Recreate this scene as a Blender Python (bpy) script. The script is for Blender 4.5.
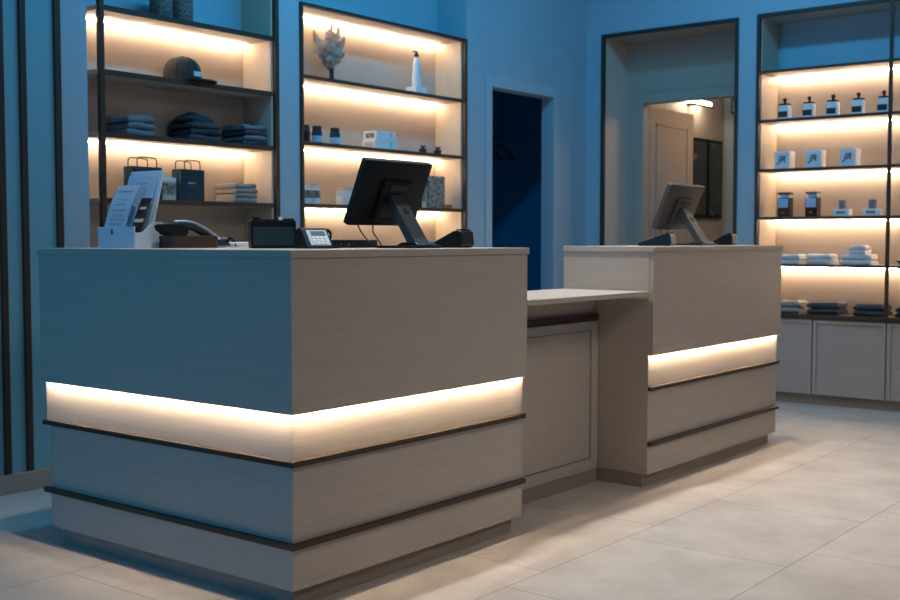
import bpy, bmesh, math, random
from mathutils import Vector, Matrix
PI = math.pi
S = bpy.context.scene
for o in list(bpy.data.objects): bpy.data.objects.remove(o)
C = S.collection

# ---------------------------------------------------------------- camera
cd = bpy.data.cameras.new('camera'); cam = bpy.data.objects.new('camera', cd); C.objects.link(cam)
cam.location = (-2.3533, -2.4589, 1.1319)
cam.rotation_euler = (PI/2 - 0.0541, 0, -0.9025)
cd.sensor_width = 36; cd.lens = 45.485; cd.shift_y = 0.00106
cd.dof.use_dof = True; cd.dof.focus_distance = 3.7; cd.dof.aperture_fstop = 5.0
S.camera = cam
# ---------------------------------------------------------------- view, world
S.view_settings.view_transform = 'Standard'; S.view_settings.look = 'None'
S.view_settings.exposure = 0.0; S.view_settings.gamma = 1; S.view_settings.use_curve_mapping = False
w = bpy.data.worlds.new('world'); S.world = w; w.use_nodes = True
w.node_tree.nodes['Background'].inputs[0].default_value = (0.03, 0.36, 1.0, 1)
w.node_tree.nodes['Background'].inputs[1].default_value = 0.07

def area(name, loc, target, sx, sy, power, col, spread=180):
    l = bpy.data.lights.new(name, 'AREA'); l.shape = 'RECTANGLE'; l.size = sx; l.size_y = sy
    l.energy = power; l.color = col; l.spread = math.radians(spread)
    o = bpy.data.objects.new(name, l); C.objects.link(o); o.location = loc
    d = Vector(target) - Vector(loc)
    o.rotation_euler = d.to_track_quat('-Z', 'Y').to_euler(); return o
def spot(name, loc, target, power, col, deg, blend=.6, rad=.06):
    l = bpy.data.lights.new(name, 'SPOT'); l.energy = power; l.color = col
    l.spot_size = math.radians(deg); l.spot_blend = blend; l.shadow_soft_size = rad
    o = bpy.data.objects.new(name, l); C.objects.link(o); o.location = loc
    d = Vector(target) - Vector(loc)
    o.rotation_euler = d.to_track_quat('-Z', 'Y').to_euler(); return o
# LIGHTS
# cool wall washers: one run along the back wall, one along the right wall
area('cool_wash_back', (2.1, 0.9, 3.35), (2.1, 2.3, 1.6), 3.0, 0.10, 36, (0.03, 0.51, 1.0))
area('cool_wash_right', (4.0, 0.0, 3.35), (5.3, 0.0, 1.8), 2.2, 0.10, 19, (0.08, 0.52, 1.0))
# unseen cool light, added far left to blue the near counter's left face
area('cool_fill_left', (-4.2, 1.9, 2.2), (0, 0.9, 0.8), 1.6, 2.0, 63, (0.03, 0.48, 1.0))
# warm downlights in a row above the counters
for (x, y, pw) in ((0.2, 0.36, 145), (1.75, 0.35, 230), (3.2, 0.3, 175)):
    spot('counter_downlight', (x, y, 3.35), (x+.08, y-.32, 0), pw, (1.0, 0.92, 0.83), 86, 1.0, .07)
# soft warm light over the open floor in front
area('shop_floor_light', (0.8, -3.2, 3.4), (1.5, -0.6, 0.2), 3.0, 0.8, 15, (1.0, 0.92, 0.80), 95)
area('beyond_room_fill', (6.7, 1.1, 2.55), (6.6, 1.8, 1), 0.8, 0.2, 10, (1.0, 0.68, 0.46))  # unseen light added to brighten the door leaf and picture wall

# ---------------------------------------------------------------- materials
def nodes(name):
    m = bpy.data.materials.new(name); m.use_nodes = True
    return m, m.node_tree.nodes, m.node_tree.links, m.node_tree.nodes['Principled BSDF']
def plain(name, col, rough=.6, metal=0, emit=None, es=0, spec=.5, noise=0, nscale=20, bump=0):
    m, n, l, b = nodes(name)
    b.inputs['Base Color'].default_value = (*col, 1); b.inputs['Roughness'].default_value = rough
    b.inputs['Metallic'].default_value = metal; b.inputs['Specular IOR Level'].default_value = spec
    if emit: b.inputs['Emission Color'].default_value = (*emit, 1); b.inputs['Emission Strength'].default_value = es
    if noise or bump:
        tc = n.new('ShaderNodeTexCoord'); nz = n.new('ShaderNodeTexNoise'); nz.inputs['Scale'].default_value = nscale
        nz.inputs['Detail'].default_value = 6
        l.new(tc.outputs['Object'], nz.inputs['Vector'])
        if noise:
            r = n.new('ShaderNodeValToRGB'); r.color_ramp.elements[0].position = .3; r.color_ramp.elements[1].position = .7
            r.color_ramp.elements[0].color = (*[c*(1-noise) for c in col], 1); r.color_ramp.elements[1].color = (*[min(1, c*(1+noise)) for c in col], 1)
            l.new(nz.outputs['Fac'], r.inputs[0]); l.new(r.outputs[0], b.inputs['Base Color'])
        if bump:
            bp = n.new('ShaderNodeBump'); bp.inputs['Strength'].default_value = bump; bp.inputs['Distance'].default_value = .002
            l.new(nz.outputs['Fac'], bp.inputs['Height']); l.new(bp.outputs[0], b.inputs['Normal'])
    return m
def wood(name, ca, cb, axis='H', rough=.5, sc=1.0):
    m, n, l, b = nodes(name)
    tc = n.new('ShaderNodeTexCoord'); mp = n.new('ShaderNodeMapping')
    mp.inputs['Scale'].default_value = (1.2*sc, 1.2*sc, 26*sc) if axis == 'H' else (26*sc, 26*sc, 1.2*sc)
    nz = n.new('ShaderNodeTexNoise'); nz.inputs['Scale'].default_value = 2.2; nz.inputs['Detail'].default_value = 8
    nz.inputs['Roughness'].default_value = .65; nz.inputs['Distortion'].default_value = .8
    n2 = n.new('ShaderNodeTexNoise'); n2.inputs['Scale'].default_value = 9; n2.inputs['Detail'].default_value = 3
    r = n.new('ShaderNodeValToRGB'); r.color_ramp.elements[0].position = .34; r.color_ramp.elements[1].position = .66
    r.color_ramp.elements[0].color = (*ca, 1); r.color_ramp.elements[1].color = (*cb, 1)
    l.new(tc.outputs['Object'], mp.inputs[0]); l.new(mp.outputs[0], nz.inputs['Vector']); l.new(mp.outputs[0], n2.inputs['Vector'])
    mx = n.new('ShaderNodeMath'); mx.operation = 'MULTIPLY_ADD'; mx.inputs[1].default_value = .35; 
    l.new(n2.outputs['Fac'], mx.inputs[0])
    m2 = n.new('ShaderNodeMath'); m2.operation = 'MULTIPLY'; m2.inputs[1].default_value = .65
    l.new(nz.outputs['Fac'], m2.inputs[0]); l.new(m2.outputs[0], mx.inputs[2])
    l.new(mx.outputs[0], r.inputs[0]); l.new(r.outputs[0], b.inputs['Base Color'])
    b.inputs['Roughness'].default_value = rough
    bp = n.new('ShaderNodeBump'); bp.inputs['Strength'].default_value = .12; bp.inputs['Distance'].default_value = .001
    l.new(mx.outputs[0], bp.inputs['Height']); l.new(bp.outputs[0], b.inputs['Normal'])
    return m
M = {}
M['wood'] = wood('pale_ash', (.41, .355, .305), (.475, .415, .36))
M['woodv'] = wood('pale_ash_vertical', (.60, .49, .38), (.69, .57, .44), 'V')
M['cab'] = wood('grey_ash', (.355, .31, .28), (.405, .36, .325))
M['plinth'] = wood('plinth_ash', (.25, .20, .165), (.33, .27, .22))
M['back'] = plain('shelf_back', (.52, .42, .34), .7, noise=.04, nscale=3)
M['bronze'] = plain('dark_bronze', (.058, .036, .023), .5, .3)
M['black'] = plain('black_plastic', (.006, .009, .012), .55, spec=.18)
M['armlit'] = plain('lit_arm_plastic', (.018, .026, .034), .45)  # black arm paled to blue-grey: the blue light is in the colour
M['grey'] = plain('lit_black_plastic', (.05, .045, .043), .5)  # black plastic lightened, warm light on the far monitor painted in
M['black2'] = plain('black_gloss', (.006, .010, .015), .35, spec=.22)
M['darkmetal'] = plain('dark_metal', (.05, .055, .06), .35, .7)
M['chrome'] = plain('silver', (.55, .58, .62), .28, .8)
M['wall'] = plain('painted_wall', (.36, .47, .54), .75, noise=.02, nscale=4, bump=.05)
M['slatwall'] = plain('slat_wall_paint', (.20, .44, .52), .7)
M['trimw'] = plain('painted_trim', (.42, .50, .56), .6)
M['base'] = wood('baseboard_wood', (.33, .27, .22), (.42, .35, .29))
M['ceil'] = plain('ceiling_paint', (.35, .37, .40), .9)
M['led'] = plain('led_warm', (1, .8, .5), .5, emit=(1.0, .80, .59), es=43)
M['led2'] = plain('led_warm_counter', (1, .8, .5), .5, emit=(1.0, .79, .57), es=190)
M['lamp'] = plain('lamp_diffuser', (1, .9, .8), .5, emit=(1.0, .82, .62), es=26)
M['white'] = plain('white_card', (.78, .79, .80), .5)
M['paper'] = plain('blue_lit_paper', (.52, .76, .92), .6)  # white sheets; the blue light on them is put into the colour
M['acrylic'] = plain('blue_lit_acrylic', (.48, .66, .80), .3, spec=.3)  # white holder with its blue lighting mixed into the base colour
M['ink'] = plain('ink', (.02, .02, .025), .6)
M['inkg'] = plain('grey_ink', (.25, .27, .30), .6)
M['navy'] = plain('navy_card', (.012, .040, .060), .6, spec=.25)
M['tealg'] = plain('teal_card', (.03, .09, .11), .6)
M['amber'] = plain('dark_amber', (.035, .012, .008), .15)
M['bluelab'] = plain('pale_blue_label', (.35, .55, .75), .5)
M['screen'] = plain('grey_screen', (.12, .17, .18), .2)
M['wcloth'] = plain('white_terry', (.72, .72, .72), .95, noise=.05, nscale=60, bump=.5)
M['gcloth'] = plain('grey_cloth', (.20, .22, .25), .95, noise=.1, nscale=50, bump=.4)
M['dcloth'] = plain('dark_cloth', (.035, .045, .055), .95, noise=.1, nscale=50, bump=.4)
M['tcloth'] = plain('taupe_cloth', (.33, .30, .27), .95, noise=.08, nscale=50, bump=.4)
M['ncloth'] = plain('charcoal_cloth', (.06, .065, .08), .95, noise=.1, nscale=50, bump=.4)
M['cap'] = plain('cap_twill', (.060, .046, .038), .9, noise=.15, nscale=70, bump=.4)
M['leaf'] = plain('dried_leaf', (.60, .52, .44), .9, noise=.3, nscale=40, bump=.6)
M['brownbox'] = wood('walnut', (.028, .016, .009), (.055, .030, .016))
M['speck'] = plain('speckled_stone', (.15, .13, .12), .8, noise=.8, nscale=70)
M['pattern'] = plain('patterned_card', (.26, .22, .19), .6, noise=.95, nscale=55)
M['orange'] = plain('orange_clay', (.55, .22, .07), .6)
M['plant'] = plain('dark_leaf', (.02, .03, .015), .7)
M['peach'] = plain('cream_card', (.62, .50, .38), .6)
M['doorleaf'] = plain('taupe_door_paint', (.40, .34, .28), .55)
M['alcove'] = plain('alcove_paint', (.42, .36, .30), .6)
M['lining'] = plain('lit_alcove_lining', (.72, .56, .46), .6)  # left lining made lighter than the rest, warm light painted into it
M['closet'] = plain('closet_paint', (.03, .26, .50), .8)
M['photo'] = plain('photo_print', (.12, .06, .07), .5, noise=.9, nscale=18)

def tile_mat():
    m, n, l, b = nodes('floor_tile')
    tc = n.new('ShaderNodeTexCoord'); mp = n.new('ShaderNodeMapping')
    mp.inputs['Location'].default_value = (0.166, 0.34, 0)
    br = n.new('ShaderNodeTexBrick'); br.inputs['Scale'].default_value = 1; br.offset = .713; br.offset_frequency = 2
    br.inputs['Brick Width'].default_value = .79; br.inputs['Row Height'].default_value = .63
    br.inputs['Mortar Size'].default_value = .0022; br.inputs['Mortar Smooth'].default_value = .3
    br.inputs['Color1'].default_value = (1, 1, 1, 1); br.inputs['Color2'].default_value = (.94, .94, .94, 1); br.inputs['Mortar'].default_value = (.42, .40, .38, 1)
    l.new(tc.outputs['Object'], mp.inputs[0]); l.new(mp.outputs[0], br.inputs['Vector'])
    nz = n.new('ShaderNodeTexNoise'); nz.inputs['Scale'].default_value = 3.5; nz.inputs['Detail'].default_value = 8; nz.inputs['Roughness'].default_value = .62
    l.new(tc.outputs['Object'], nz.inputs['Vector'])
    r = n.new('ShaderNodeValToRGB'); r.color_ramp.elements[0].position = .3; r.color_ramp.elements[1].position = .72
    r.color_ramp.elements[0].color = (.40, .365, .33, 1); r.color_ramp.elements[1].color = (.56, .515, .47, 1)
    l.new(nz.outputs['Fac'], r.inputs[0])
    mx = n.new('ShaderNodeMix'); mx.data_type = 'RGBA'; mx.blend_type = 'MULTIPLY'; mx.inputs[0].default_value = 1
    l.new(r.outputs[0], mx.inputs[6]); l.new(br.outputs['Color'], mx.inputs[7]); l.new(mx.outputs[2], b.inputs['Base Color'])
    b.inputs['Roughness'].default_value = .55; b.inputs['Specular IOR Level'].default_value = .28
    return m
M['tile'] = tile_mat()

def art_mat():
    m, n, l, b = nodes('abstract_art')
    tc = n.new('ShaderNodeTexCoord'); nz = n.new('ShaderNodeTexNoise'); nz.inputs['Scale'].default_value = 3.5; nz.inputs['Detail'].default_value = 3
    nz.inputs['Distortion'].default_value = 1.5
    r = n.new('ShaderNodeValToRGB'); e = r.color_ramp.elements
    e[0].position = .52; e[0].color = (.008, .012, .016, 1); e[1].position = .66; e[1].color = (.45, .16, .05, 1)
    x = e.new(.58); x.color = (.05, .045, .035, 1)
    l.new(tc.outputs['Object'], nz.inputs['Vector']); l.new(nz.outputs['Fac'], r.inputs[0]); l.new(r.outputs[0], b.inputs['Base Color'])
    b.inputs['Roughness'].default_value = .3
    return m
M['art'] = art_mat()

# ---------------------------------------------------------------- mesh helpers
class MB:
    def __init__(s, off=(0, 0, 0)): s.bm = bmesh.new(); s.off = Vector(off)
    def box(s, x0, x1, y0, y1, z0, z1, bev=0, seg=2, mat=None):
        r = bmesh.ops.create_cube(s.bm, size=1)
        vs = r['verts']
        for v in vs:
            v.co = Vector(((x0+x1)/2 + v.co.x*(x1-x0), (y0+y1)/2 + v.co.y*(y1-y0), (z0+z1)/2 + v.co.z*(z1-z0)))
        if bev:
            es = list({e for v in vs for e in v.link_edges})
            r2 = bmesh.ops.bevel(s.bm, geom=es, offset=bev, segments=seg, affect='EDGES', profile=.5)
            vs = list({v for f in r2['faces'] for v in f.verts} | {v for v in vs if v.is_valid})
        if mat is not None:
            for v in vs: v.co = mat @ v.co
        return s
    def prism(s, pts, a0, a1, axis='x', bev=0, mat=None):
        """pts: 2-D outline; axis x -> (y,z), y -> (x,z), z -> (x,y)"""
        def P(p, a):
            return Vector((a, p[0], p[1])) if axis == 'x' else Vector((p[0], a, p[1])) if axis == 'y' else Vector((p[0], p[1], a))
        A = [s.bm.verts.new(P(p, a0)) for p in pts]; B = [s.bm.verts.new(P(p, a1)) for p in pts]
        n = len(pts); fs = [s.bm.faces.new(A), s.bm.faces.new(B[::-1])]
        for i in range(n): fs.append(s.bm.faces.new((A[i], B[i], B[(i+1) % n], A[(i+1) % n])))
        vs = A + B
        if bev:
            es = list({e for f in fs for e in f.edges})
            r2 = bmesh.ops.bevel(s.bm, geom=es, offset=bev, segments=2, affect='EDGES', profile=.5)
            vs = list({v for f in r2['faces'] for v in f.verts} | {v for v in vs if v.is_valid})
        if mat is not None:
            for v in vs: v.co = mat @ v.co
        return s
    def lathe(s, prof, seg=24, c=(0, 0, 0), sx=1, sy=1):
        rings = []
        for r, z in prof:
            if r < 1e-6: rings.append([s.bm.verts.new((c[0], c[1], c[2]+z))])
            else: rings.append([s.bm.verts.new((c[0]+sx*r*math.cos(2*PI*i/seg), c[1]+sy*r*math.sin(2*PI*i/seg), c[2]+z)) for i in range(seg)])
        for a, b in zip(rings, rings[1:]):
            for i in range(seg):
                j = (i+1) % seg
                if len(a) == 1 and len(b) == 1: continue
                if len(a) == 1: s.bm.faces.new((a[0], b[i], b[j]))
                elif len(b) == 1: s.bm.faces.new((a[i], a[j], b[0]))
                else: s.bm.faces.new((a[i], a[j], b[j], b[i]))
        if len(rings[0]) > 1: s.bm.faces.new(rings[0][::-1])
        if len(rings[-1]) > 1: s.bm.faces.new(rings[-1])
        return s
    def tube(s, pts, r, seg=8, smooth=3):
        P = [Vector(p) for p in pts]
        if smooth:
            Q = []
            for i in range(len(P)-1):
                p0 = P[max(i-1, 0)]; p1 = P[i]; p2 = P[i+1]; p3 = P[min(i+2, len(P)-1)]
                for k in range(smooth+1):
                    t = k/(smooth+1)
                    Q.append(.5*((2*p1)+(-p0+p2)*t+(2*p0-5*p1+4*p2-p3)*t*t+(-p0+3*p1-3*p2+p3)*t**3))
            Q.append(P[-1]); P = Q
        rings = []
        for i, p in enumerate(P):
            d = (P[min(i+1, len(P)-1)] - P[max(i-1, 0)]).normalized()
            u = d.cross(Vector((0, 0, 1)))
            if u.length < .05: u = d.cross(Vector((0, 1, 0)))
            u.normalize(); v = d.cross(u)
            rr = r(i/(len(P)-1)) if callable(r) else r
            rings.append([s.bm.verts.new(p + rr*(u*math.cos(2*PI*k/seg)+v*math.sin(2*PI*k/seg))) for k in range(seg)])
        for a, b in zip(rings, rings[1:]):
            for k in range(seg): s.bm.faces.new((a[k], a[(k+1) % seg], b[(k+1) % seg], b[k]))
        s.bm.faces.new(rings[0][::-1]); s.bm.faces.new(rings[-1])
        return s
    def quad(s, *ps): s.bm.faces.new([s.bm.verts.new(p) for p in ps]); return s
    def build(s, name, mat, parent=None, smooth=False):
        for v in s.bm.verts: v.co -= s.off
        bmesh.ops.recalc_face_normals(s.bm, faces=s.bm.faces)
        me = bpy.data.meshes.new(name); s.bm.to_mesh(me); s.bm.free()
        me.materials.append(M[mat])
        if smooth:
            for p in me.polygons: p.use_smooth = True
            me.set_sharp_from_angle(angle=math.radians(38))
        o = bpy.data.objects.new(name, me); C.objects.link(o)
        if parent: o.parent = parent
        return o
def tag(o, label=None, cat=None, group=None, kind=None):
    if label: o['label'] = label
    if cat: o['category'] = cat
    if group: o['group'] = group
    if kind: o['kind'] = kind
    return o
def thing(name, label, cat, loc, rz=0, group=None):
    o = bpy.data.objects.new(name, None); o.empty_display_size = .05; C.objects.link(o)
    o.location = loc; o.rotation_euler = (0, 0, rz); return tag(o, label, cat, group)
def struct(name, mb, mat, label=None, smooth=False):
    o = mb.build(name, mat, None, smooth); o['kind'] = 'structure'
    if label: o['label'] = label
    return o
def children(o): return [c for c in bpy.data.objects if c.parent == o]
def dup(root, loc, label, rz=None):
    r = root.copy(); C.objects.link(r); r.location = loc; r['label'] = label
    if rz is not None: r.rotation_euler = (0, 0, rz)
    for ch in children(root):
        c = ch.copy(); C.objects.link(c); c.parent = r
        for g in children(ch):
            d = g.copy(); C.objects.link(d); d.parent = c
    return r
def text_mesh(name, body, size, mat, parent, loc, rot, italic=0):
    cu = bpy.data.curves.new(name, 'FONT'); cu.body = body; cu.size = size; cu.extrude = .0004; cu.offset = size*.02; cu.align_x = 'CENTER'; cu.align_y = 'CENTER'; cu.shear = italic
    t = bpy.data.objects.new(name, cu); C.objects.link(t)
    bpy.context.view_layer.update()
    me = bpy.data.meshes.new_from_object(t.evaluated_get(bpy.context.evaluated_depsgraph_get()))
    bpy.data.objects.remove(t); me.materials.clear(); me.materials.append(M[mat])
    o = bpy.data.objects.new(name, me); C.objects.link(o); o.parent = parent; o.location = loc; o.rotation_euler = rot
    return o

# ---------------------------------------------------------------- the room
YB, XR, YN, XN = 2.208, 5.258, 2.458, 5.574     # faces of back wall / right wall, backs of their niches
ZC = 3.6
struct('floor', MB().box(-5, 8.1, -5, 4.2, -.1, 0), 'tile', 'large beige stone-look floor tiles')
struct('ceiling', MB().box(-5, 8.1, -5, 4.2, ZC, ZC+.1), 'ceil')
b = MB()
b.box(-5, .807, YB, YB+.6, 0, ZC)                        # left of the shelves
b.box(2.03, 2.19, YB, YB+.35, 0, ZC)                     # pier between the two units
b.box(.807, 3.735, YN, YN+.1, 0, ZC)                     # back of the niche
b.box(3.735, 4.013, YB, YB+.25, 0, ZC)
b.box(4.013, 4.79, YB, YB+.1, 2.18, ZC)                  # over the doorway
b.box(4.79, XR+.1, YB, YB+.1, 0, ZC)
struct('wall_back', b, 'wall', 'blue-lit painted back wall with recesses for the shelves')
b = MB()
b.box(XR, XR+.42, 2.07, YB+.0, 0, ZC)
b.box(XR, XR+.386, .968, 2.07, 2.68, ZC)                 # header over the alcove
b.box(XR, XR+.386, .824, .968, 0, ZC)                    # pier
b.box(XR, XN, -1.25, .824, 2.695, ZC)                    # header over the shelves
b.box(XN, XN+.1, -1.25, .824, 0, 2.695)
b.box(XR, XN, -5, -1.25, 0, ZC)
struct('wall_right', b, 'wall', 'blue-lit painted right wall with alcove and shelf recess')
# alcove lining, inner wall with doorway
AX = 5.644
struct('trim_1', MB().box(XR+.004, AX, 2.056, 2.070, 0, 2.68), 'lining', 'beige lining on the left side of the alcove')
struct('trim_2', MB().box(XR+.004, AX, .968, 2.056, 2.668, 2.68), 'doorleaf')
struct('trim_3', MB().box(XR+.004, AX, .968, .980, 0, 2.668), 'doorleaf')
b = MB(); b.box(AX, AX+.09, 1.917, 2.07, 0, 2.68); b.box(AX, AX+.09, .968, 1.05, 0, 2.68); b.box(AX, AX+.09, 1.05, 1.917, 2.195, 2.68)
struct('wall_alcove', b, 'alcove', 'inner wall of the alcove with a doorway')
b = MB(); b.box(AX-.014, AX, 1.917, 1.990, 0, 2.268, .003); b.box(AX-.014, AX, .982, 1.917, 2.195, 2.268, .003)
struct('trim_4', b, 'alcove', 'door casing inside the alcove')
# dark metal frame round the alcove
b = MB(); b.box(XR-.012, XR+.02, 2.046, 2.072, 0, 2.69, .002); b.box(XR-.012, XR+.02, .958, .984, 0, 2.69, .002); b.box(XR-.012, XR+.02, .984, 2.046, 2.664, 2.69, .002)
struct('trim_5', b, 'bronze', 'dark metal frame around the alcove')
# room beyond the alcove
b = MB(); b.box(AX+.09, 7.86, 2.27, 2.37, 0, 2.62); struct('wall_beyond_left', b, 'doorleaf')
struct('wall_beyond_end', MB().box(7.86, 7.96, .4, 2.37, 0, 2.62), 'wall')
struct('wall_beyond_right', MB().box(AX+.09, 7.86, .4, .5, 0, 2.62), 'wall')
struct('ceiling_beyond', MB().box(AX+.09, 7.96, .4, 2.37, 2.62, 2.7), 'ceil')
# the doorway on the back wall: casing and closet
b = MB(); b.box(3.943, 4.013, YB-.014, YB, 0, 2.25, .003); b.box(4.79, 4.86, YB-.014, YB, 0, 2.25, .003); b.box(4.013, 4.79, YB-.014, YB, 2.18, 2.25, .003)
struct('trim_6', b, 'trimw', 'pale casing around the dark doorway')
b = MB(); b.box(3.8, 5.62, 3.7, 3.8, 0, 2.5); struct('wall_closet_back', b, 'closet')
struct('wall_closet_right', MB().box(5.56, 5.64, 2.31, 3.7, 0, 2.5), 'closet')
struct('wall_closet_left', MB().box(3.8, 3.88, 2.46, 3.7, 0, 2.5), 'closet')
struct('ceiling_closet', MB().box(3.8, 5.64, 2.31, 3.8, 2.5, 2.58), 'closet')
struct('wall_slat_panel', MB().box(-5, .669, YB-.006, YB, 0, ZC), 'slatwall', 'deeper blue wall panel behind the dark slats')
# left end: slat wall, pilaster, baseboard
struct('trim_7', MB().box(.669, .807, YB-.012, YB, 0, ZC, .002), 'wall', 'flat pilaster strip at the left end of the shelves')
for i, x in enumerate((-.36, -.185, -.085, .09, .19, .366, .474, .648)):
    struct('trim_%d' % (8+i), MB().box(x-.015, x+.015, YB-.022, YB, .088, ZC, .002), 'bronze', 'dark vertical slat on the blue wall')
struct('baseboard_back', MB().box(-5, .807, YB-.03, YB, 0, .085, .002), 'base', 'pale wooden baseboard under the slats')
struct('baseboard_doorway', MB().box(4.86, XR, YB-.012, YB, 0, .085, .002), 'trimw')

# alcove door leaf
dl = thing('door_1', 'beige panelled door standing open behind the alcove doorway', 'door', (5.735, 1.93, 0)); dl['kind'] = 'structure'
b = MB(); b.box(.03, .80, 0, .04, .01, 2.185, .003); b.build('door_leaf', 'doorleaf', dl)
b = MB()
for z0, z1 in ((.15, .95), (1.07, 2.06)):
    b.box(.14, .69, -.006, 0, z0, z0+.014); b.box(.14, .69, -.006, 0, z1-.014, z1); b.box(.14, .154, -.006, 0, z0, z1); b.box(.676, .69, -.006, 0, z0, z1)
b.build('panel_moulding', 'doorleaf', dl)
for z in (.25, 1.1, 1.98):
    MB().box(0, .032, -.012, .012, z, z+.10, .004).build('hinge', 'chrome', dl)

# wall lamp, picture, speaker in the room beyond
t = thing('wall_lamp', 'long lit bar lamp high on the wall beyond the alcove doorway', 'lamp', (7.1, 2.27, 2.34))
MB().box(-.18, .27, -.12, -.10, -.01, .004, .003).box(-.02, .06, -.10, 0, 0, .02).build('bracket', 'black', t)
MB().box(-.17, .26, -.118, -.05, .006, .04, .012).build('diffuser', 'lamp', t)
t = thing('picture', 'dark framed two-panel abstract picture on the wall beyond the alcove', 'picture', (7.42, 2.27, 1.33))
for x0 in (-.27, .055):
    MB().box(x0, x0+.305, -.03, 0, 0, .73, .003).build('frame', 'black', t)
    MB().box(x0+.025, x0+.28, -.033, -.028, .03, .70).build('canvas', 'art', t)
t = thing('speaker', 'small dark speaker high in the right corner of the alcove doorway', 'speaker', (7.80, 2.02, 2.30))
MB().box(-.12, .06, -.12, .10, 0, .17, .012).build('cabinet', 'black', t); MB().box(-.125, -.118, -.10, .08, .015, .155, .003).build('grille', 'darkmetal', t)
t = thing('notice_holder', 'small white paper holder, tinted as if blue-lit, on the wall beyond the second monitor', 'holder', (7.86, 1.86, 1.12))
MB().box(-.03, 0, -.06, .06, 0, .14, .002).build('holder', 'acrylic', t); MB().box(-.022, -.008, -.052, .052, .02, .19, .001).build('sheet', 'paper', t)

# closet rail with a hanger
t = thing('garment_rail', 'thin metal garment rail inside the dark closet', 'rail', (4.93, 2.31, 1.93))
MB().tube([(0, .44, 0), (0, .70, 0)], .008, 10, 0).tube([(0, .46, 0), (0, .46, .57)], .005, 8, 0).build('rail', 'black', t)
for k, (yy, lab) in enumerate(((2.80, 'dark coat hanger nearest the doorway on the closet rail'), (2.93, 'dark coat hanger behind the nearer one on the closet rail'))):
    t = thing('coat_hanger', lab, 'coat hanger', (4.93, yy, 1.93), 0, 'hangers on the closet rail')
    MB().tube([(-.018, 0, -.008), (-.016, 0, .014), (0, 0, .022), (.018, 0, .010), (.014, 0, -.015), (0, 0, -.035), (0, 0, -.06)], .003, 6).build('hook', 'darkmetal', t, True)
    MB().tube([(-.21, 0, -.155), (-.10, 0, -.095), (0, 0, -.055), (.10, 0, -.095), (.21, 0, -.155)], .010, 8).build('shoulder', 'brownbox', t, True)
    MB().tube([(-.20, 0, -.158), (.20, 0, -.158)], .006, 8, 0).build('trouser_bar', 'brownbox', t, True)

# ---------------------------------------------------------------- counters
H, ZS, ZB = 1.10, 1.076, .606
def wrap(b, x0, x1, y0, y1, z0, z1, th, left, right, bev=.0015):
    """front board and side boards round a body"""
    b.box(x0, x1, y0, y0+th, z0, z1, bev)
    if left: b.box(x0, x0+th, y0+th, y1, z0, z1, bev)
    if right: b.box(x1-th, x1, y0+th, y1, z0, z1, bev)
def counter(root_loc, X0, X1, Y0, Y1, left, lab):
    t = thing('reception_counter', lab, 'counter', root_loc)
    off = root_loc; r = .022; e = .006
    MB(off).box(X0-e, X1+e, Y0-e, Y1, ZS, H, .0015).build('countertop', 'wood', t)
    xi = X0+r if left else X0
    bt = .0028
    b = MB(off); b.box(X0, X1, Y0, Y0+bt, ZB, ZS, .001); b.box(X0+bt, X1, Y0+bt, Y0+r-.0005, ZB+.03, ZS)
    if left: b.box(X0, X0+bt, Y0+bt, Y1, ZB, ZS, .001); b.box(X0+bt, X0+r-.0005, Y0+r, Y1-.001, ZB+.03, ZS)
    b.box(X1-.003, X1, Y0+bt, Y0+r, ZB, ZB+.03)
    if not left: b.box(X0, X0+.003, Y0+bt, Y0+r, ZB, ZB+.03)
    b.build('upper_panel', 'wood', t)
    MB(off).box(xi, X1, Y0+r, Y1, .4455, ZS).build('light_band', 'wood', t)
    MB(off).box(xi, X1, Y0+r, Y1-.02, .062, .4455, .001).build('lower_panel', 'wood', t)
    for z in (.4455, .1925):
        b = MB(off); a = .003
        b.box(X0+a if left else X0-.004, X1+.001, Y0+a, Y0+r, z, z+.018, .0015)
        if left: b.box(X0+a, X0+r, Y0+r, Y1, z, z+.018, .0015)
        b.build('trim_rail', 'bronze', t)
    p = .03
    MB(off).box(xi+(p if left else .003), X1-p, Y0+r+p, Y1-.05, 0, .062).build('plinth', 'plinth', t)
    b = MB(off); b.box(X0+.0035, X1-.004, Y0+.0035, Y0+.0085, ZB+.010, ZB+.014)
    if left: b.box(X0+.0035, X0+.0085, Y0+.0085, Y1-.006, ZB+.010, ZB+.014)
    b.build('led_strip', 'led2', t)
    return t
counter((0, 0, 0), 0, 1.238, 0, 1.333, True, 'large pale wooden reception counter in front, glowing band round two sides')
counter((2.2258, -.009, 0), 2.2258, 3.70, -.009, .467, False, 'pale wooden reception counter farther right, carrying the smaller-looking monitor')
off = (1.244, 0, 0)
t = thing('connecting_desk', 'low wooden desk bridging the gap between the two tall counters', 'desk', off)
MB(off).box(1.2445, 2.2192, .000, .46, .878, .899, .0015).build('desktop', 'wood', t)
MB(off).box(1.2445, 2.2192, .29, .31, .062, .878).build('modesty_panel', 'wood', t)
MB(off).box(1.2445, 2.2192, .268, .29, .765, .785, .001).build('trim_rail', 'bronze', t)
b = MB(off); b.box(1.2445, 1.28, .272, .29, .062, .755, .001); b.box(2.165, 2.2192, .272, .29, .062, .755, .001); b.box(1.28, 2.165, .272, .29, .062, .115, .001); b.box(1.28, 2.165, .272, .29, .715, .755, .001)
b.build('door_frame', 'wood', t)
MB(off).box(1.284, 2.161, .281, .289, .119, .711, .001).build('door_panel', 'wood', t)
MB(off).box(1.2445, 2.2192, .276, .30, 0, .060).build('plinth', 'plinth', t)

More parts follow.
